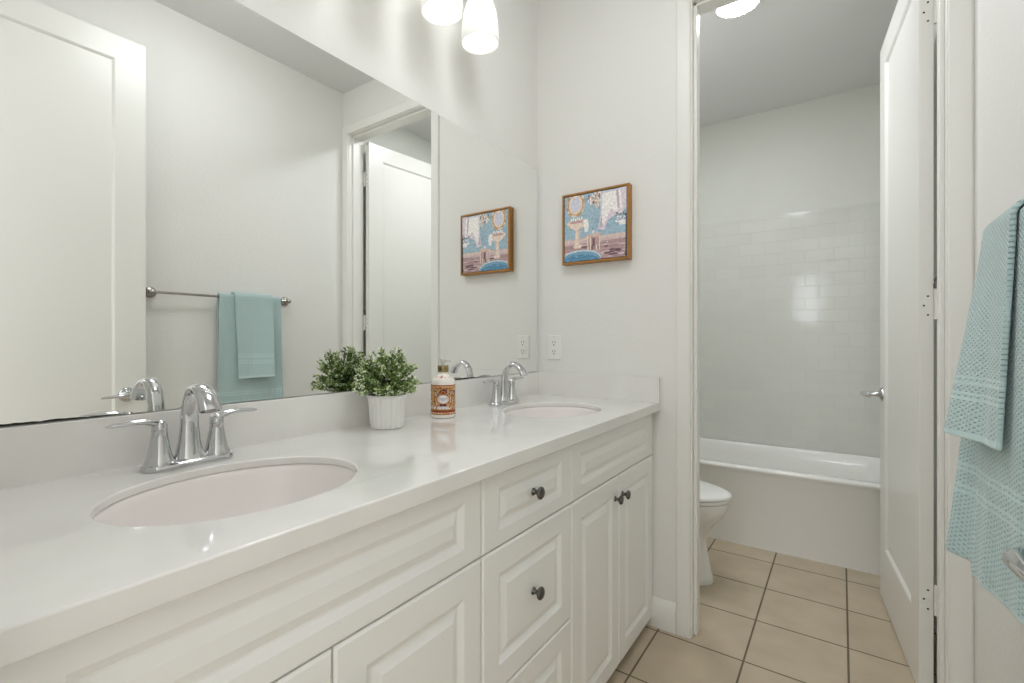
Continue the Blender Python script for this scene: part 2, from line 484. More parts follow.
front(ca, 'false_drawer_front', Y0, Y1, ZM, ZT, .058, .036)
front(ca, 'door', Y0, ym, ZBOT, ZM, .058, .058, [(ym-.034, .585)])
front(ca, 'door', ym, Y1, ZBOT, ZM, .058, .058, [(ym+.034, .585)])
cb_ = cabinet(Y1, Y2, 'white cabinet of three drawers in the middle of the vanity')
yc = (Y1+Y2)/2
front(cb_, 'drawer', Y1, Y2, ZM, ZT, .058, .036, [(yc, .774)])
front(cb_, 'drawer', Y1, Y2, .3675, ZM, .058, .056, [(yc, .530)])
front(cb_, 'drawer', Y1, Y2, ZBOT, .3675, .058, .056, [(yc, .205)])
cc = cabinet(Y2, 1.953, 'white sink cabinet under the far basin, against the end wall')
ym = 1.583
front(cc, 'false_drawer_front', Y2, Y3, ZM, ZT, .058, .036)
front(cc, 'door', Y2, ym, ZBOT, ZM, .058, .058, [(ym-.033, .615)])
front(cc, 'door', ym, Y3, ZBOT, ZM, .058, .058, [(ym+.033, .615)])

# ------------------------------------------------------------------ worktop with two oval cut-outs
CZ = .8976; SX, SA, SB = .309, .162, .206; S1, S2 = .424, 1.533
TH = .016                                   # slab thickness at the basins; the front edge is built up
def worktop():
    x0, x1, xl, y0, y1 = .0015, .565, .533, .0515, D-.0015
    b = MB()
    def plate(xe, z):
        bm = bmesh.new()
        def loop(pts):
            vs = [bm.verts.new(p) for p in pts]
            for i in range(len(vs)): bm.edges.new((vs[i], vs[(i+1) % len(vs)]))
        loop([(x0,y0,z), (xe,y0,z), (xe,y1,z), (x0,y1,z)])
        for sy in (S1, S2): loop(ellipse_ring(SX, sy, SA, SB, z, 64))
        bmesh.ops.triangle_fill(bm, use_beauty=True, use_dissolve=False, edges=bm.edges[:])
        bm.verts.index_update()
        b.add([v.co[:] for v in bm.verts], [[v.index for v in f.verts] for f in bm.faces]); bm.free()
    zt, zb = CZ, CZ-TH
    plate(x1, zt); plate(xl, zb)
    for sy in (S1, S2): b.loft([ellipse_ring(SX, sy, SA, SB, zb, 64), ellipse_ring(SX, sy, SA, SB, zt, 64)], False, False)
    b.add([(x0,y0,zb),(x0,y1,zb),(x0,y1,zt),(x0,y0,zt)], [(0,1,2,3)])
    b.add([(xl,y0,zb),(xl,y1,zb),(xl,y1,CB),(xl,y0,CB)], [(0,1,2,3)])
    b.add([(xl,y0,CB),(xl,y1,CB),(x1,y1,CB),(x1,y0,CB)], [(0,1,2,3)])
    b.add([(x1,y0,CB),(x1,y1,CB),(x1,y1,zt),(x1,y0,zt)], [(0,1,2,3)])
    for y in (y0, y1): b.add([(x0,y,zb),(xl,y,zb),(xl,y,CB),(x1,y,CB),(x1,y,zt),(x0,y,zt)], [(0,1,2,3,4,5)])
    bm = bmesh.new(); vs = [bm.verts.new(p) for p in b.v]
    for f in b.f: bm.faces.new([vs[i] for i in f])
    bmesh.ops.remove_doubles(bm, verts=bm.verts, dist=1e-5); bm.verts.index_update()
    r = MB(); r.add([v.co[:] for v in bm.verts], [[v.index for v in f.verts] for f in bm.faces]); bm.free()
    return r
top = thing('vanity_worktop', (.28, 1.0, CB), 'long white quartz worktop with two oval basins cut in', 'worktop')
worktop().build('worktop_slab', M['counter'], top, smooth=30, bevel=.003, segs=3)
SPL = .999
MB().box(.0012, .020, .0515, D-.0208, CZ-.004, SPL).build('backsplash', M['counter'], top, smooth=30, bevel=.0015)
MB().box(.0012, .565, D-.0205, D-.0016, CZ-.004, SPL).build('backsplash', M['counter'], top, smooth=30, bevel=.0015)

def sink(sy, label):
    t = thing('undermount_basin', (SX, sy, CB-.15), label, 'sink', 'oval basins in the worktop')
    b = MB(); rings = []
    zr = CZ-TH-.0006
    for k, (s, dz) in enumerate(((1.10,-.012),(1.10,0),(1.012,0),(1.0,-.003),(.985,-.012),(.955,-.04),(.90,-.075),(.80,-.108),(.62,-.132),(.38,-.144),(.13,-.148))):
        rings.append(ellipse_ring(SX, sy, SA*s, SB*s, zr+dz, 56))
    rings2 = [ellipse_ring(SX, sy, SA*s, SB*s, zr+dz, 56) for s, dz in ((.15,-.158),(.5,-.155),(.72,-.143),(.93,-.105),(1.0,-.06),(1.03,-.014))]
    b.loft(rings + rings2, cap0=False, cap1=False)
    n = 56; k = len(rings)+len(rings2)-1
    b.add(rings2[-1] + rings[0], [(i, (i+1) % n, n+(i+1) % n, n+i) for i in range(n)])
    b.add(rings[-1] + rings2[0], [(i, (i+1) % n, n+(i+1) % n, n+i) for i in range(n)])
    b.build('bowl', M['porcelain'], t, smooth=60)
    d = MB(); d.lathe([(.012,-.012),(.018,-.010),(.0215,0),(.023,.0015),(.019,.003),(.015,.001),(0,.002)], (SX, sy, zr-.149), 28, 'z', cap1=False)
    d.build('drain', M['chrome'], t, smooth=50)
    ov = MB()
    return t
s1 = sink(S1, 'white oval basin nearer the camera, to the left of the potted plant')
s2 = sink(S2, 'white oval basin farther away, beside the end wall')

# ------------------------------------------------------------------ taps
def faucet(fx, fy, label):
    t = thing('centerset_faucet', (fx, fy, CZ), label, 'faucet', 'chrome taps behind the basins')
    z = CZ + .0004
    b = MB(); rings = []
    for s, w, dz in ((.083,.0275,0), (.084,.0285,.003), (.083,.0275,.008), (.078,.0235,.012), (.071,.019,.0145)):
        rings.append([(p[0], p[1], z+dz) for p in rect_ring(fx-w, fx+w, fy-s, fy+s, w*.98, z, 8)])
    b.loft(rings)
    b.build('base_plate', M['chrome'], t, smooth=60)
    # spout: broad ribbon that rises, arches over and opens downwards
    pth = [(x*.86, h, w, f) for x, h, w, f in [(0,.010,.031,.024),(0,.022,.0255,.0195),(.0005,.045,.0205,.0150),(.001,.075,.0175,.0120),(.003,.105,.0165,.0105),(.010,.130,.0165,.0095),(.024,.147,.0165,.0090),
           (.043,.156,.0172,.0092),(.061,.1555,.0180,.0096),(.079,.148,.0190,.0102),(.094,.135,.0200,.0110),(.104,.121,.0205,.0116),(.108,.1135,.0205,.0118)]]
    b = MB()
    b.tube([(fx+x, fy, z+h) for x, h, w, f in pth], [w for *_, w, f in pth], 20, flat=[f for *_, f in pth], up=(0,0,1) if False else (-.35,0,1))
    b.build('spout', M['chrome'], t, smooth=60)
    for s in (-1, 1):
        hy = fy + s*.0525
        b = MB()
        b.lathe([(.0255,.006),(.0262,.011),(.0245,.017),(.0205,.027),(.0168,.045),(.0142,.062),(.0132,.0735),(.0136,.0745),(.0136,.0755)], (fx, hy, z), 28, 'z')
        h = b.build('handle', M['chrome'], t, smooth=50)
        b = MB()
        b.lathe([(.0134,.0758),(.0136,.080),(.0130,.087),(.0105,.0925),(.005,.095),(0,.0955)], (fx, hy, z), 24, 'z', cap1=False)
        q = [(-.004,.084,.010,.009),(.010,.0905,.0115,.0075),(.026,.0950,.0118,.0062),(.044,.0955,.0115,.0056),(.062,.0945,.0105,.0050),(.076,.0935,.0085,.0042),(.084,.0930,.004,.002)]
        b.tube([(fx + a*.02, hy + s*a, z+h_) for a, h_, w, f in q], [w for *_, w, f in q], 14, flat=[f for *_, f in q])
        b.build('lever', M['chrome'], h, smooth=60)
    return t
faucet(.088, .427, 'chrome two-lever tap behind the basin nearer the camera')
faucet(.088, 1.548, 'chrome two-lever tap by the far basin, beside the soap bottle')

# ------------------------------------------------------------------ mirror
MT = 1.939; MY1 = 1.938
mir = thing('wall_mirror', (.003, 1.0, SPL), 'large frameless mirror on the wall above the worktop', 'mirror')
MB().box(.001, .0048, .055, MY1, SPL+.0012, MT).build('mirror_backing', M['mirror_edge'], mir, smooth=0)
MB().add([(.0053,.0555,SPL+.0016), (.0053,MY1-.0005,SPL+.0016), (.0053,MY1-.0005,MT-.0005), (.0053,.0555,MT-.0005),
          (.0049,.0555,SPL+.0016), (.0049,MY1-.0005,SPL+.0016), (.0049,MY1-.0005,MT-.0005), (.0049,.0555,MT-.0005)],
         [(0,1,2,3),(7,6,5,4),(0,4,5,1),(1,5,6,2),(2,6,7,3),(3,7,4,0)]).build('mirror_glass', M['mirror'], mir, smooth=0)
# dark de-silvered line creeping up from the bottom edge
rnd = random.Random(3)
def worn(y0, y1, hmax, n):
    b = MB(); lo = []; hi = []
    for i in range(n+1):
        y = y0 + (y1-y0)*i/n; e = min(1, 3.0*min(i, n-i)/n)
        lo.append((y, SPL+.0016)); hi.append((y, SPL+.0022 + e*hmax*(.35+.65*rnd.random())))
    vs = []
    for (a, b2) in zip(lo, hi): vs += [(.00536, a[0], a[1]), (.00536, b2[0], b2[1]), (.0054, b2[0], b2[1]), (.0054, a[0], a[1])]
    fs = []
    for i in range(n):
        for k in range(4): fs.append((4*i+k, 4*i+(k+1) % 4, 4*(i+1)+(k+1) % 4, 4*(i+1)+k))
    b.add(vs, fs)
    b.build('tarnished_edge', M['worn'], mir, smooth=0)
worn(.056, .34, .0040, 26); worn(1.28, 1.50, .0045, 10)

# ------------------------------------------------------------------ vanity light
LY = [1.345, 1.146, .947, .748]; LX = .125; LZ = 2.345  # the last two shades are out of view, added for even light
vl = thing('vanity_light', (0, 1.0465, 2.42), 'wall light of frosted bell glass shades above the mirror', 'wall lamp')
b = MB(); b.lathe([(.0,.0005),(.062,.0005),(.062,.012),(.05,.02),(0,.022)], (0, 1.0465, 2.46), 40, 'x', cap0=False, cap1=False); b.build('wall_plate', M['nickel'], vl, smooth=40)
b = MB(); b.tube([(.022,1.0465,2.46),(.075,1.0465,2.46)], .011, 14); b.tube([(.075,LY[-1]-.04,2.46),(.075,LY[0]+.04,2.46)], .011, 14); b.build('cross_bar', M['nickel'], vl, smooth=40)
for y in LY:
    b = MB(); b.tube([(.075,y,2.46),(.10,y,2.462),(.118,y,2.455),(LX,y,2.44),(LX,y,2.385)], .0075, 12); b.build('arm', M['nickel'], vl, smooth=50)
    b = MB(); b.lathe([(.012,.045),(.020,.040),(.024,.028),(.025,.0),(.012,-.004)], (LX, y, LZ), 28, 'z'); b.build('socket_cup', M['nickel'], vl, smooth=40)
    b = MB()
    pr = [(.018,-.0005),(.030,-.004),(.041,-.013),(.050,-.028),(.057,-.05),(.0615,-.08),(.0645,-.11),(.0665,-.138),(.067,-.160)]
    inner = [(r-.003, h) for r, h in reversed(pr)]
    b.lathe(pr + inner, (LX, y, LZ), 40, 'z', cap0=False, cap1=False)
    sh = b.build('shade', M['shade'], vl, smooth=50)
    b = MB(); b.lathe([(.0,-.128),(.014,-.125),(.024,-.113),(.0285,-.097),(.0265,-.080),(.018,-.062),(.0135,-.048),(.0130,-.02)], (LX, y, LZ), 24, 'z', cap0=False); b.build('bulb', M['bulb'], sh, smooth=60)

# disc light on the toilet-room ceiling
cl = thing('ceiling_disc_light', (.765, 2.455, CEIL2), 'round lit disc light on the ceiling of the toilet room', 'ceiling light')
b = MB(); b.lathe([(.0,-.0006),(.098,-.0006),(.098,-.010),(.090,-.016),(.084,-.014)], (.765,2.455,CEIL2), 48, 'z', cap0=False, cap1=False); b.build('trim_ring', M['plastic'], cl, smooth=40)
b = MB(); b.lathe([(.084,-.0135),(.080,-.017),(.06,-.0195),(.0,-.0205)], (.765,2.455,CEIL2), 48, 'z', cap0=False, cap1=False); b.build('diffuser', M['disc'], cl, smooth=60)

c3 = thing('ceiling_disc_light', (.30, 2.45, CEIL2), 'added unseen disc light on the ceiling right above the toilet', 'ceiling light')  # second disc, out of view, added to fill the toilet room
b = MB(); b.lathe([(.0,-.0006),(.098,-.0006),(.098,-.010),(.090,-.016),(.084,-.014)], (.30,2.45,CEIL2), 48, 'z', cap0=False, cap1=False); b.build('trim_ring', M['plastic'], c3, smooth=40)
b = MB(); b.lathe([(.084,-.0135),(.080,-.017),(.06,-.0195),(.0,-.0205)], (.30,2.45,CEIL2), 48, 'z', cap0=False, cap1=False); b.build('diffuser', M['disc'], c3, smooth=60)
MX, MY = .73, 1.0
cm = thing('fill_bowl_light', (MX, MY, CEIL), 'added unseen glass bowl light on the ceiling in the middle of the vanity room', 'ceiling light')  # out of view, added to even out the light in the vanity room
b = MB(); b.lathe([(.0,-.0006),(.245,-.0006),(.248,-.006),(.245,-.022),(.228,-.024)], (MX,MY,CEIL), 56, 'z', cap0=False, cap1=False); b.build('ceiling_pan', M['nickel'], cm, smooth=40)
b = MB(); b.lathe([(.228,-.0245),(.225,-.05),(.208,-.08),(.172,-.105),(.118,-.121),(.05,-.128),(.0,-.129)], (MX,MY,CEIL), 56, 'z', cap0=False, cap1=False); b.build('glass_bowl', mat('fill bowl glow', (255,255,252), .4, emit=((248,251,255), BOWL_FILL)), cm, smooth=60)

# ------------------------------------------------------------------ outlet
ou = thing('wall_outlet', (.0895, D, 1.112), 'white double power outlet on the end wall above the backsplash', 'outlet')
b = MB(); b.loft([[(x, D-.0004, z) for x, z in ((.0555,1.0555),(.1235,1.0555),(.1235,1.1695),(.0555,1.1695))], [(x, D-.003, z) for x, z in ((.0555,1.0555),(.1235,1.0555),(.1235,1.1695),(.0555,1.1695))],
                  [(x, D-.006, z) for x, z in ((.0595,1.0595),(.1195,1.0595),(.1195,1.1655),(.0595,1.1655))]])
b.build('cover_plate', M['plastic'], ou, smooth=0)
for z in (1.092, 1.133):
    b = MB(); b.loft([[(p[0], D-.0061, p[1]) for p in rect_ring(.0735, .1055, z-.0145, z+.0145, .012, 0)], [(p[0], D-.008, p[1]) for p in rect_ring(.0735, .1055, z-.0145, z+.0145, .012, 0)]])
    for xx, hh in ((.0835,.0045), (.0955,.0055)): b.box(xx-.0011, xx+.0011, D-.0083, D-.0079, z-hh+.004, z+hh+.004, 1)
    b.lathe([(0,-.0002),(.0031,-.0002),(.0031,.0003),(0,.0003)], (.0895, D-.0081, z-.0085), 14, 'y', mi=1)
    b.build('socket_face', [M['plastic'], M['dark']], ou, smooth=30)
ms = mat('outlet screw', (205,203,198), .35)
for z in (1.1605, 1.0645): MB().lathe([(0,-.001),(.0024,-.001),(.0028,.0005)], (.0895, D-.0062, z), 12, 'y').build('screw', ms, ou, smooth=30)

# ------------------------------------------------------------------ framed picture
PX0, PX1, PZ0, PZ1 = .1455, .4505, 1.479, 1.788; PD = .036
pic = thing('framed_picture', (.2945, D, 1.479), 'square gold-framed bathroom picture hanging on the end wall', 'picture')
fw = .0085
b = MB()
def ringy(x0, x1, z0, z1, y): return [(x0,y,z0),(x1,y,z0),(x1,y,z1),(x0,y,z1)]
o_ = .004
b.loft([ringy(PX0,PX1,PZ0,PZ1,D-.0006), ringy(PX0,PX1,PZ0,PZ1,D-PD+.002), ringy(PX0+.002,PX1-.002,PZ0+.002,PZ1-.002,D-PD),
        ringy(PX0+fw,PX1-fw,PZ0+fw,PZ1-fw,D-PD), ringy(PX0+fw,PX1-fw,PZ0+fw,PZ1-fw,D-.012)], cap0=True, cap1=False)
b.build('frame', M['gold'], pic, smooth=0)
b = MB(); b.loft([ringy(PX0+fw,PX1-fw,PZ0+fw,PZ1-fw,D-.0125), ringy(PX0+fw,PX1-fw,PZ0+fw,PZ1-fw,D-.0135)]); b.build('rebate', M['frame_in'], pic, smooth=0)
# canvas: painted scene built as thin coloured shapes
PAL = {'wall':(166,193,208),'wall2':(150,180,199),'cream':(240,220,206),'cream2':(220,192,174),'white':(246,242,240),'gold':(196,160,112),'glass':(214,214,228),
       'lilac':(224,212,222),'lilac2':(200,182,194),'brown':(124,96,100),'brown2':(178,150,152),'pink':(216,192,192),'rail':(222,200,192),'tub':(92,142,174),'tub2':(122,168,196),
       'tubrim':(206,216,224),'dark':(56,60,72),'grey':(128,132,146),'bead':(236,208,186),'blush':(198,164,166)}
PK = list(PAL); PM = []
for k in PK:
    m = mat('paint '+k, PAL[k], .55); nt, bb, new, link = nodes(m)
    tc = new('ShaderNodeTexCoord'); nz = new('ShaderNodeTexNoise'); nz.inputs['Scale'].default_value = 90; nz.inputs['Detail'].default_value = 4
    cr = new('ShaderNodeMapRange'); cr.inputs['From Min'].default_value = .3; cr.inputs['From Max'].default_value = .7; cr.inputs['To Min'].default_value = .78; cr.inputs['To Max'].default_value = 1.15
    mm = new('ShaderNodeMixRGB'); mm.blend_type = 'MULTIPLY'; mm.inputs[0].default_value = 1; mm.inputs[1].default_value = lin(PAL[k])
    link(tc.outputs['Object'], nz.inputs['Vector']); link(nz.outputs['Fac'], cr.inputs['Value']); link(cr.outputs[0], mm.inputs[2]); link(mm.outputs[0], bb.inputs['Base Color'])
    PM.append(m)
A0, A1, B0, B1 = PX0+fw+.003, PX1-fw-.003, PZ0+fw+.003, PZ1-fw-.003
cv = MB(); YC = D-PD+.0035
def P2(s, t, lay): return (A0 + (A1-A0)*s, YC - .000006*lay, B0 + (B1-B0)*t)
LAY = [0]
def poly(k, pts):
    LAY[0] += 1
    pts = [(min(1,max(0,s)), min(1,max(0,t))) for s, t in pts]
    cv.add([P2(s, t, LAY[0]) for s, t in pts], [tuple(range(len(pts)))], PK.index(k))
def rc(k, s0, s1, t0, t1): poly(k, [(s0,t0),(s1,t0),(s1,t1),(s0,t1)])
def el(k, cs, ct, a, bb, a0=0, a1=360, n=22): poly(k, [(cs + a*cos(radians(a0+(a1-a0)*i/n)), ct + bb*sin(radians(a0+(a1-a0)*i/n))) for i in range(n if a1-a0 == 360 else n+1)])
cv.box(A0, A1, YC, D-.0137, B0, B1, PK.index('wall'))
r2 = random.Random(5)
for i in range(40):
    s, t = r2.random(), .36+.64*r2.random(); el(r2.choice(['wall','wall2','wall']), s, t, .05, .03, n=8)
rc('brown2', 0, 1, 0, .30)
for i in range(60):
    s, t = r2.random()*1.0, r2.random()*.29
    rc(r2.choice(['brown','brown2','pink','blush','blush','brown2']), max(0,s-.09), min(1,s+.07), t, min(.30,t+.022))
poly('rail', [(0,.29),(1,.30),(1,.35),(0,.335)])
poly('pink', [(0,.25),(1,.27),(1,.30),(0,.29)])
# oval mirror
for i in range(20):
    a = 2*pi*i/20; el(r2.choice(['cream','gold','cream2']), .19+.135*cos(a), .86+.165*sin(a), .028, .028, n=8)
el('gold', .19, .86, .13, .16); el('cream', .19, .86, .115, .145); el('glass', .19, .865, .085, .115)
# chandelier
for i in range(110):
    s = .40 + .28*r2.random(); t = .74 + .26*r2.random()
    if t < .77 + abs(s-.54)*.7: continue
    el(r2.choice(['bead','bead','white','white','gold','cream2','brown']), s, t, .012, .022, n=8)
# curtain and draped towel
poly('lilac', [(.60,.98),(1,.99),(1,.78),(.93,.60),(.86,.64),(.80,.60),(.72,.56),(.66,.42),(.56,.44),(.60,.66)])
poly('white', [(.63,.96),(.96,.97),(.94,.70),(.82,.66),(.76,.72),(.70,.60),(.66,.50),(.62,.52)])
poly('lilac2', [(.84,.97),(.88,.97),(.90,.70),(.87,.70)]); poly('lilac', [(.90,1),(1,1),(1,.66),(.95,.70)])
poly('lilac2', [(.60,.60),(.63,.62),(.62,.47),(.58,.46)])
# flowers and planter at the right
for i in range(36):
    el(r2.choice(['grey','white','dark','lilac','white']), .84+.16*r2.random(), .50+.17*r2.random(), .014, .014, n=7)
poly('white', [(.87,.52),(1,.53),(1,.46),(.90,.46)])
# pedestal basin
el('cream2', .225, .565, .185, .055); el('cream', .225, .585, .185, .05); el('cream2', .225, .595, .14, .032); el('blush', .225, .592, .12, .022)
poly('cream', [(.05,.575),(.40,.575),(.31,.50),(.24,.47),(.19,.47),(.12,.50)])
poly('cream', [(.185,.49),(.27,.49),(.265,.30),(.285,.22),(.165,.22),(.19,.30)]); poly('cream2', [(.24,.49),(.27,.49),(.265,.30),(.285,.22),(.25,.22)])
el('cream2', .225, .215, .075, .035); el('cream', .225, .225, .07, .03)
poly('white', [(.315,.60),(.40,.62),(.41,.50),(.395,.42),(.345,.43),(.33,.52)])
for i in range(6): el('white', .12+.035*i, .635+.012*(i % 2), .012, .024, n=8)
# stool with bottle
poly('cream2', [(.36,.36),(.60,.385),(.60,.345),(.36,.32)]); poly('rail', [(.36,.375),(.60,.40),(.60,.375),(.36,.345)])
for s in (.385, .45, .52, .57): poly('cream' if s != .45 else 'brown', [(s,.34),(s+.022,.34),(s+.026,.14),(s+.006,.14)])
poly('blush', [(.40,.33),(.58,.34),(.58,.22),(.40,.21)]); poly('cream', [(.425,.33),(.445,.33),(.45,.15),(.43,.15)]); poly('brown', [(.47,.32),(.51,.32),(.51,.20),(.47,.20)])
rc('white', .47, .50, .39, .44); el('grey', .485, .45, .012, .014, n=8)
# bath tub in the front
el('tubrim', .27, .02, .34, .145); el('tub2', .27, .012, .325, .128); el('tub', .27, -.02, .30, .115)
for i in range(26): el(r2.choice(['tub','tub2']), .05+.44*r2.random(), .09*r2.random(), .03, .012, n=8)
for i in range(12): el(r2.choice(['brown','brown','lilac2','lilac']), .68+.32*r2.random(), .02+.12*r2.random(), .05, .014, n=8)
poly('dark', [(.985,0),(1,0),(1,.6),(.99,.6)])
cv.build('canvas', PM, pic, smooth=0)

# ------------------------------------------------------------------ plant
PCX, PCY = .099, .940
pl = thing('potted_plant', (PCX, PCY, CZ), 'leafy green artificial plant in a ribbed white pot', 'plant')
b = MB(); rings = []; n = 240
def potring(r, z, rib): return [(PCX+(r+rib*(abs(sin(22*pi*i/n))**.7-1))*cos(2*pi*i/n), PCY+(r+rib*(abs(sin(22*pi*i/n))**.7-1))*sin(2*pi*i/n), CZ+z) for i in range(n)]
for r, z, rib in ((.044,.0005,0),(.0465,.002,.0015),(.0475,.006,.0042),(.0495,.035,.0042),(.052,.065,.0042),(.0545,.084,.0042),(.0553,.0865,.0005),(.0562,.088,0),(.0565,.0925,0),(.0555,.0945,0),(.0535,.0935,0),(.052,.080,0),(.046,.01,0)):
    rings.append(potring(r, z, rib))
b.loft(rings); b.build('pot', M['pot'], pl, smooth=35)
b = MB(); b.lathe([(.0515,.078),(.0508,.083),(.0,.088)], (PCX, PCY, CZ), 32, 'z', cap1=False); b.build('soil', M['soil'], pl, smooth=60)
def leaf_mat(name, a, bcol, scale):
    m = mat(name, a, .5); nt, bb, new, link = nodes(m)
    tc = new('ShaderNodeTexCoord'); nz = new('ShaderNodeTexNoise'); nz.inputs['Scale'].default_value = scale; nz.inputs['Detail'].default_value = 2
    cr = new('ShaderNodeValToRGB'); cr.color_ramp.elements[0].position = .35; cr.color_ramp.elements[0].color = lin(a); cr.color_ramp.elements[1].position = .65; cr.color_ramp.elements[1].color = lin(bcol)
    link(tc.outputs['Object'], nz.inputs['Vector']); link(nz.outputs['Fac'], cr.inputs['Fac']); link(cr.outputs['Color'], bb.inputs['Base Color'])
    return m
r3 = random.Random(11)
fol = MB(); stem = MB(); flo = MB()
ctr = Vector((PCX, PCY, CZ+.088))
def add_leaf(mb, p, d, ln, wd, mi=0):
    d = d.normalized(); s = d.cross(Vector((r3.uniform(-1,1), r3.uniform(-1,1), r3.uniform(-1,1))))
    if s.length < 1e-3: return
    s.normalize(); nn = s.cross(d)
    a = p; m1 = p + d*ln*.5; t = p + d*ln - nn*ln*.12
    mb.add([a, m1 + s*wd*.5 + nn*ln*.10, t, m1 - s*wd*.5 + nn*ln*.10, m1 + nn*ln*.04], [(0,1,4),(1,2,4),(2,3,4),(3,0,4)], mi)
tips = []
for i in range(190):
    th = r3.uniform(0, 2*pi); el_ = math.asin(min(1, max(-.28, r3.uniform(-.30, 1.0))))
    R = r3.uniform(.076, .098)
    if r3.random() < .3: R *= r3.uniform(.55, .95)
    dv = Vector((cos(el_)*cos(th)*R*.98, cos(el_)*sin(th)*R*1.03, .028 + sin(el_)*R*1.12))
    if dv.x < 0: dv.x *= .80
    root = ctr + Vector((r3.uniform(-.022,.022), r3.uniform(-.022,.022), 0))
    tip = ctr + dv
    tip.z = max(tip.z, CZ+.103)
    mid = root.lerp(tip, .5) + Vector((0,0,.012))
    pts = [root, root.lerp(mid,.6)+Vector((0,0,.003)), mid, mid.lerp(tip,.55)+Vector((0,0,.002)), tip]
    stem.tube(pts, [.0011,.0010,.0009,.0008,.0006], 5)
    dirn = (tip-mid).normalized()
    for k in range(13):
        f = .35 + .65*k/12
        p = mid.lerp(tip, (f-.35)/.65) if f > .35 else mid
        side = Vector((r3.uniform(-1,1), r3.uniform(-1,1), r3.uniform(-.4,1)))
        if p.x < .022 and side.x < 0: side.x = .2
        add_leaf(fol, p, dirn*.6 + side.normalized()*.9, r3.uniform(.010,.0155), r3.uniform(.0055,.0085), 0 if r3.random() < .72 else 1)
    add_leaf(fol, tip, dirn, .013, .007, 1)
    if r3.random() < .62: tips.append((tip, dirn))
for tip, dirn in tips:
    for k in range(r3.randint(4, 8)):
        off = Vector((r3.uniform(-1,1), r3.uniform(-1,1), r3.uniform(-1,1)))*.006
        add_leaf(flo, tip+off, dirn + Vector((r3.uniform(-1,1), r3.uniform(-1,1), r3.uniform(-.5,1))), r3.uniform(.005,.0085), r3.uniform(.004,.0062))
stem.build('stems', mat('plant stem', (74,92,48), .6), pl, smooth=60)
fol.build('foliage', [leaf_mat('dark leaf', (84,108,56), (126,150,84), 60), leaf_mat('light leaf', (150,172,108), (190,206,150), 60)], pl, smooth=0)['kind'] = 'stuff'
fo = flo.build('pale_blossoms', leaf_mat('pale blossom', (234,240,208), (248,249,236), 50), pl, smooth=0); fo['label'] = 'pale white-green blossom tips'

# ------------------------------------------------------------------ soap bottle
BX, BY = .107, 1.171
bt = thing('soap_bottle', (BX, BY, CZ), 'white pump soap bottle with red ornamental label', 'bottle')
BR = .0398
FA = math.atan2(CAM[1]-BY, CAM[0]-BX)          # the label faces the room
b = MB(); b.lathe([(.033,.0006),(.0375,.0012),(.0392,.004),(BR,.008),(BR,.112),(.0390,.1185),(.0362,.1235),(.0308,.1285),(.0235,.134),(.0185,.1385),(.0165,.1415),(.0165,.145)], (BX,BY,CZ), 48, 'z'); b.build('bottle_body', mat('milky bottle', (238,232,224), .18, coat=.3), bt, smooth=50)
b = MB(); b.lathe([(.0172,.1452),(.0178,.146),(.0178,.1655),(.0170,.167),(.0,.167)], (BX,BY,CZ), 32, 'z', cap1=False); cl_ = b.build('collar', mat('brass collar', (158,142,104), .25, 1.0), bt, smooth=40); cl_['label'] = 'brass coloured collar'
pm = mat('clear pump plastic', (240,240,238), .12, trans=.35)
b = MB(); b.lathe([(.005,.1672),(.005,.176),(.010,.1765),(.0115,.180),(.0105,.188),(.006,.191),(0,.1915)], (BX,BY,CZ), 24, 'z', cap1=False)
b.tube([(BX, BY, CZ+.184), (BX+.018*cos(FA+.9), BY+.018*sin(FA+.9), CZ+.1845), (BX+.030*cos(FA+.9), BY+.030*sin(FA+.9), CZ+.181)], [.0055,.0045,.0035], 10)
b.build('pump_head', pm, bt, smooth=50)
LC = {'tan':(204,160,108),'cream':(232,220,200),'red':(150,52,40),'ochre':(196,142,58),'navy':(62,58,86),'wine':(104,34,40),'white':(238,234,232),'rose':(214,150,126),'olive':(120,108,56),'blue':(104,112,142)}
LK = list(LC); lb = MB(); LL = [0]
def LP(a, h, lay):
    r = BR + .00015 + .000006*lay; ang = FA + a/BR
    return (BX + r*cos(ang), BY + r*sin(ang), CZ + h)
def lgrid(k, a0, a1, h0, h1):
    LL[0] += 1; n = max(1, int(abs(a1-a0)/.002)); vs = []
    for i in range(n+1):
        a = a0+(a1-a0)*i/n; vs += [LP(a,h0,LL[0]), LP(a,h1,LL[0])]
    lb.add(vs, [(2*i,2*i+2,2*i+3,2*i+1) for i in range(n)], LK.index(k))
def lell(k, ca, ch, ra, rh, n=20):
    LL[0] += 1
    m_ = max(2, int(ra/.002)*2); vs = []; 
    for i in range(m_+1):
        x = -1 + 2*i/m_; hh = rh*sqrt(max(0, 1-x*x)) + 1e-6
        vs += [LP(ca+ra*x, ch-hh, LL[0]), LP(ca+ra*x, ch+hh, LL[0])]
    lb.add(vs, [(2*i,2*i+2,2*i+3,2*i+1) for i in range(m_)], LK.index(k))
LWd = .056
lgrid('ochre', -LWd, LWd, .013, .106); lgrid('tan', -LWd, LWd, .0285, .103)
lgrid('wine', -LWd, LWd, .020, .0265); lgrid('red', -LWd, LWd, .0215, .025); lgrid('wine', -LWd, LWd, .012, .0135); lgrid('red', -LWd, LWd, .1035, .1062)
r4 = random.Random(2)
for i in range(10): lell(r4.choice(['cream','white','rose']), -.045+.010*i, .0168, .0035, .0022); 
for i in range(10): lell('red', -.050+.010*i, .0168, .0012, .0024)
for i in range(150):
    a = r4.uniform(-LWd+.003, LWd-.003); h = r4.uniform(.030, .098)
    lell(r4.choice(['ochre','red','navy','rose','wine','cream','olive','white','navy','red','white']), a, h, r4.uniform(.002,.0045), r4.uniform(.0016,.004))
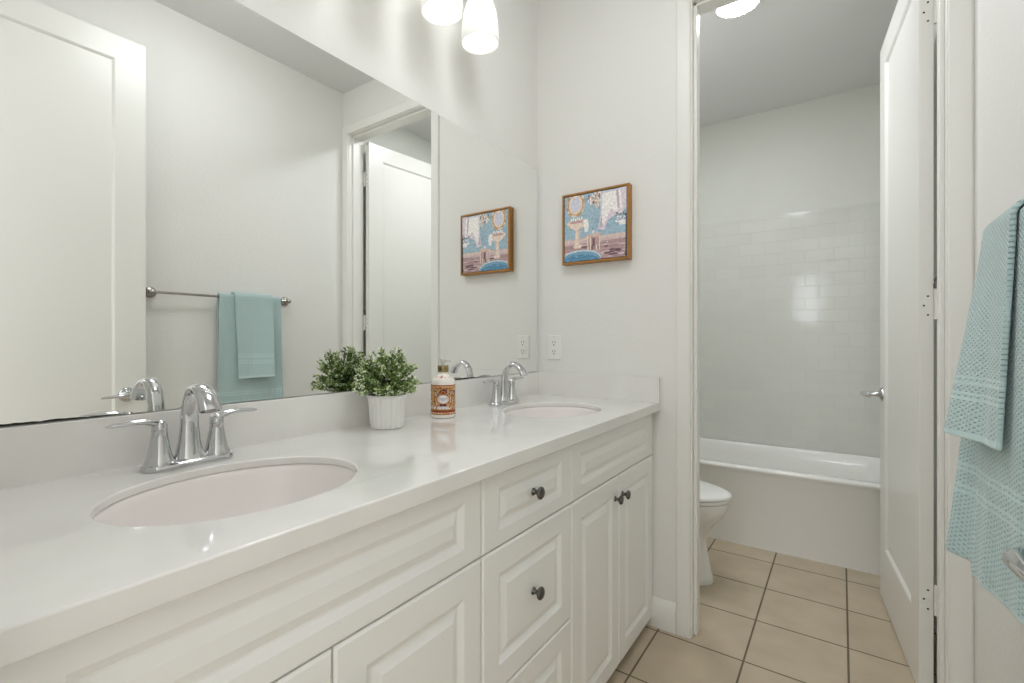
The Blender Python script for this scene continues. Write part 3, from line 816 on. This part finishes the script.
for s in (-1, 1):                                # scrolls either side
    for k in range(12):
        u = k/11; lell('ochre' if k % 2 else 'red', s*(.021+.008*sin(pi*u)), .036+.052*u, .0032, .0032)
    for k in range(6): lell('navy' if k % 2 else 'white', s*(.0245), .076+.0035*k*(.6), .0028, .0028)
for k in range(16): lell(['red','ochre','wine'][k % 3], -.024+.0032*k, .096-.002*abs(sin(k*.6)), .0025, .0025)
lell('wine', 0, .084, .0125, .0085); lell('ochre', 0, .083, .0095, .0062); lell('red', 0, .082, .005, .004); lell('navy', -.007, .087, .0022, .002); lell('navy', .007, .087, .0022, .002)
lell('ochre', 0, .0615, .0225, .0155); lell('red', 0, .0615, .021, .0142); lell('white', 0, .0615, .0195, .0130)
for j_, (h, a0, a1) in enumerate(((.0655,-.011,.011), (.0615,-.008,.008), (.0572,-.005,.006))):
    a = a0
    while a < a1:
        w = r4.uniform(.0009,.0016); lgrid('blue', a, a+w, h-.0011, h+.0011); a += w+.0008
lell('wine', -.006, .0435, .006, .003); lell('wine', .006, .0435, .006, .003)
lgrid('white', -.019, .019, .0305, .0385)
def text_faces(txt, size):
    cu = bpy.data.curves.new('lettering', 'FONT'); cu.body = txt; cu.size = size; cu.align_x = 'CENTER'; cu.resolution_u = 2
    o = bpy.data.objects.new('lettering', cu); COL.objects.link(o)
    dg = bpy.context.evaluated_depsgraph_get(); dg.update()
    me = o.evaluated_get(dg).to_mesh()
    vs = [v.co[:] for v in me.vertices]; fs = [list(p.vertices) for p in me.polygons]
    o.evaluated_get(dg).to_mesh_clear(); bpy.data.objects.remove(o); bpy.data.curves.remove(cu)
    return vs, fs
tv, tf = text_faces('HAND SOAP', .0066)
LL[0] += 1; lb.add([LP(p[0], .0322+p[1], LL[0]) for p in tv], tf, LK.index('blue'))
for k in range(44):                              # red sprigs printed on the shoulder
    a = r4.uniform(-.9,.9); u = r4.uniform(0,1); rr = .0356-.0112*u; hh = .1225+.0112*u
    p = Vector((BX+rr*cos(FA+a), BY+rr*sin(FA+a), CZ+hh)); nrm = Vector((cos(FA+a)*.6, sin(FA+a)*.6, .8)).normalized()
    t1 = nrm.cross(Vector((0,0,1))).normalized(); t2 = nrm.cross(t1); p = p + nrm*.0006; q = r4.uniform(.0012,.0024)
    lb.add([p + t1*q*cos(2*pi*i/8) + t2*q*1.3*sin(2*pi*i/8) for i in range(8)], [tuple(range(8))], LK.index(r4.choice(['rose','red','rose'])))
lb.build('paper_label', [mat('label '+k, LC[k], .4) for k in LK], bt, smooth=0)

# ------------------------------------------------------------------ towel bar and towels
BRX, BRZ = 1.420, 1.368
tb = thing('towel_bar', (WR, 1.21, BRZ), 'slim chrome towel bar on the right wall behind the towels', 'towel bar')
b = MB(); b.tube([(BRX, .868, BRZ), (BRX, 1.556, BRZ)], .0062, 16); b.build('rail', M['nickel'], tb, smooth=40)
for y in (.877, 1.547):
    b = MB()
    b.lathe([(0,-.0004),(.026,-.0004),(.026,-.005),(.022,-.010),(.012,-.014),(.0095,-.024),(.0105,-.030)], (WR, y, BRZ), 28, 'x', cap0=False)
    b.lathe([(0,-.0145),(.010,-.0135),(.0125,-.006),(.0125,.006),(.010,.0135),(0,.0145)], (BRX, y, BRZ), 20, 'y', cap0=False, cap1=False)
    b.build('wall_post', M['nickel'], tb, smooth=50)

def interp(tab, x):
    if x <= tab[0][0]: return tab[0][1]
    for (a, va), (c_, vc) in zip(tab, tab[1:]):
        if x <= c_:
            t = (x-a)/(c_-a); t = t*t*(3-2*t); return va+(vc-va)*t
    return tab[-1][1]

def towel(name, y0, y1, r, xbot, zbot, zback, mt, label, thick, group, ridge=.0, wob=.003, power=1.15, hem=.012, spread=(0,0)):
    ny, nf = 60, 72
    rows = []
    def row(y, j):
        # list of (x, z) along the cloth, from the back hem over the rail to the front hem
        pts = []
        xb0 = BRX + r + .0005
        for i in range(14):
            t = i/13; pts.append((min(WR-.006, xb0 + .004*(1-t)), zback + (BRZ-zback)*t))
        rz = r*(1+ridge)
        for i in range(1, 14):
            a = pi*i/14; pts.append((BRX + r*cos(a), BRZ + rz*sin(a)))
        zb = interp(zbot, y); xb = interp(xbot, y)
        for i in range(nf+1):
            t = i/nf
            z = BRZ + (zb-BRZ)*t
            x = (BRX - r) + (xb - (BRX - r))*t**power
            x += wob*sin(y*95 + 2.5*t)*t + wob*.6*sin(y*41+1.3+t*3)*t
            pts.append((x, z))
        return pts
    b = MB(); vs = []
    for j in range(ny+1):
        f = j/ny
        y = y0 + (y1-y0)*f
        pts = row(y, j)
        L = len(pts)
        for i, (x, z) in enumerate(pts):
            t = max(0, (i-27)/nf)
            yy = y + (spread[0]*(1-f) + spread[1]*f)*t
            vs.append((x, yy, z))
    fs = []
    for j in range(ny):
        for i in range(L-1):
            fs.append((j*L+i, j*L+i+1, (j+1)*L+i+1, (j+1)*L+i))
    b.add(vs, fs)
    o = b.build(name, mt, None, smooth=60, solid=thick)
    # rounded edge from a small bevel on the thick rim
    bv = o.modifiers.new('bevel', 'BEVEL'); bv.width = thick*.35; bv.segments = 2; bv.limit_method = 'ANGLE'; bv.angle_limit = radians(50)
    tag(o, label, 'towel', group)
    return o
TEAL = (183,207,207)
m_big = towel_mat('teal terry', TEAL, [(.862,.868),(.874,.880),(.815,.821),(.827,.833),(.64,.672)])
m_small = towel_mat('teal terry small', (188,211,211), [(1.024,1.030),(1.036,1.040),(1.056,1.062),(1.068,1.072),(.93,.960)])
towel('bath_towel', 1.165, 1.495, .0125, [(1.16,1.4125),(1.26,1.394),(1.35,1.375),(1.40,1.370),(1.415,1.377),(1.50,1.340)],
      [(1.16,.662),(1.395,.664),(1.408,.678),(1.50,.678)], .72, m_big, 'large teal waffle bath towel folded over the wall bar', .009, None, ridge=.2, wob=.0018, spread=(-.01,-.02))
towel('hand_towel', 1.235, 1.445, .0245, [(1.235,1.380),(1.28,1.376),(1.445,1.329)], [(1.235,.945),(1.445,.949)], 1.10, m_small,
      'small teal hand towel draped over the larger bath towel', .009, None, ridge=.1, wob=.0012, spread=(.015,-.028))

# ------------------------------------------------------------------ bathtub
tubm = MB()
X0, X1, TY0, TY1 = .0095, XR2-.0095, 2.996, YB-.0095
RZ = .442
def rr(ins, z, r, fr=None):
    f = ins if fr is None else fr
    return rect_ring(X0+ins*1.3, X1-ins*1.3, TY0+f, TY1-ins, r, z, 8)
seq = [rect_ring(X0, X1, TY0+.012, TY1, .004, .0006, 8), rect_ring(X0, X1, TY0+.010, TY1, .004, .40, 8), rect_ring(X0, X1, TY0+.004, TY1, .006, .415, 8), rect_ring(X0, X1, TY0, TY1, .008, .425, 8),
       rect_ring(X0, X1, TY0, TY1, .010, .432, 8), rect_ring(X0+.004, X1-.004, TY0+.004, TY1-.004, .012, .4395, 8), rect_ring(X0+.012, X1-.012, TY0+.012, TY1-.008, .015, RZ, 8),
       rr(.050, RZ, .09, .055), rr(.057, RZ-.003, .09, .062), rr(.063, RZ-.012, .09, .068), rr(.072, .38, .10, .078), rr(.095, .20, .11, .11), rr(.12, .10, .10, .13), rr(.17, .075, .08, .17), rr(.25, .07, .05, .24)]
tubm.loft(seq)
tub = thing('bathtub', (.76, 3.37, 0), 'white built-in bathtub in the tiled alcove of the far room', 'bathtub')
tubm.build('tub_shell', M['acrylic'], tub, smooth=50)
b = MB(); b.lathe([(.0,.0005),(.028,.0005),(.028,.003),(.02,.005),(0,.005)], (.30, 3.37, .0702), 24, 'z', cap0=False, cap1=False); b.build('drain', M['chrome'], tub, smooth=40)

# ------------------------------------------------------------------ toilet
TYC = 2.452
to = thing('toilet', (.40, TYC, 0), 'white toilet with closed lid seen past the inner door frame', 'toilet')
def egg(xb, xf, hw, z, n=40, sq=2.3, wide=.42):
    """outline from the back xb to the rounded front xf, half width hw"""
    xc = xb + (xf-xb)*wide; pts = []
    for i in range(n):
        a = 2*pi*i/n; c_, s_ = cos(a), sin(a)
        e = 2/sq
        cc_ = (abs(c_)**(e if c_ < 0 else 1.0))*(1 if c_ >= 0 else -1); ss = (abs(s_)**(e if c_ < 0 else 1.0))*(1 if s_ >= 0 else -1)
        pts.append((xc + (xf-xc if c_ >= 0 else xc-xb)*cc_, TYC + hw*ss, z*.972))
    return pts
b = MB()
b.loft([egg(.16,.662,.118,.0006), egg(.16,.666,.120,.010), egg(.165,.662,.116,.03), egg(.17,.648,.104,.09), egg(.18,.637,.098,.15), egg(.185,.632,.098,.20), egg(.18,.640,.108,.245), egg(.17,.668,.135,.285),
        egg(.17,.702,.160,.325), egg(.17,.722,.174,.365), egg(.17,.728,.178,.392), egg(.17,.727,.177,.402), egg(.18,.715,.166,.405)])
b.build('bowl', M['vitreous'], to, smooth=50)
b = MB(); b.loft([egg(.215,.726,.176,.4062), egg(.212,.734,.182,.409), egg(.212,.736,.183,.418), egg(.214,.732,.180,.4225)]); b.build('seat', M['vitreous'], to, smooth=50)
b = MB(); b.loft([egg(.205,.733,.181,.4240), egg(.203,.740,.186,.428), egg(.203,.741,.187,.436), egg(.206,.735,.182,.443), egg(.22,.712,.165,.4475), egg(.27,.63,.11,.450)]); b.build('lid', M['vitreous'], to, smooth=50)
b = MB(); b.loft([rect_ring(.018,.20,TYC-.20,TYC+.20,.035,.392,8), rect_ring(.016,.205,TYC-.205,TYC+.205,.035,.44,8), rect_ring(.014,.208,TYC-.215,TYC+.215,.035,.742,8)]); b.build('tank', M['vitreous'], to, smooth=40)
b = MB(); b.loft([rect_ring(.010,.214,TYC-.222,TYC+.222,.035,.7425,8), rect_ring(.008,.217,TYC-.225,TYC+.225,.035,.748,8), rect_ring(.008,.217,TYC-.225,TYC+.225,.035,.768,8), rect_ring(.016,.208,TYC-.215,TYC+.215,.035,.778,8)]); b.build('tank_lid', M['vitreous'], to, smooth=40)
b = MB(); b.lathe([(0,.0),(.011,0),(.011,.006),(.006,.010),(.005,.018)], (.2085, TYC-.15, .69), 18, 'x', cap0=False); b.tube([(.224,TYC-.155,.69),(.228,TYC-.12,.688),(.226,TYC-.07,.684)], [.005,.006,.004], 10, flat=.003); b.build('flush_lever', M['chrome'], to, smooth=50)
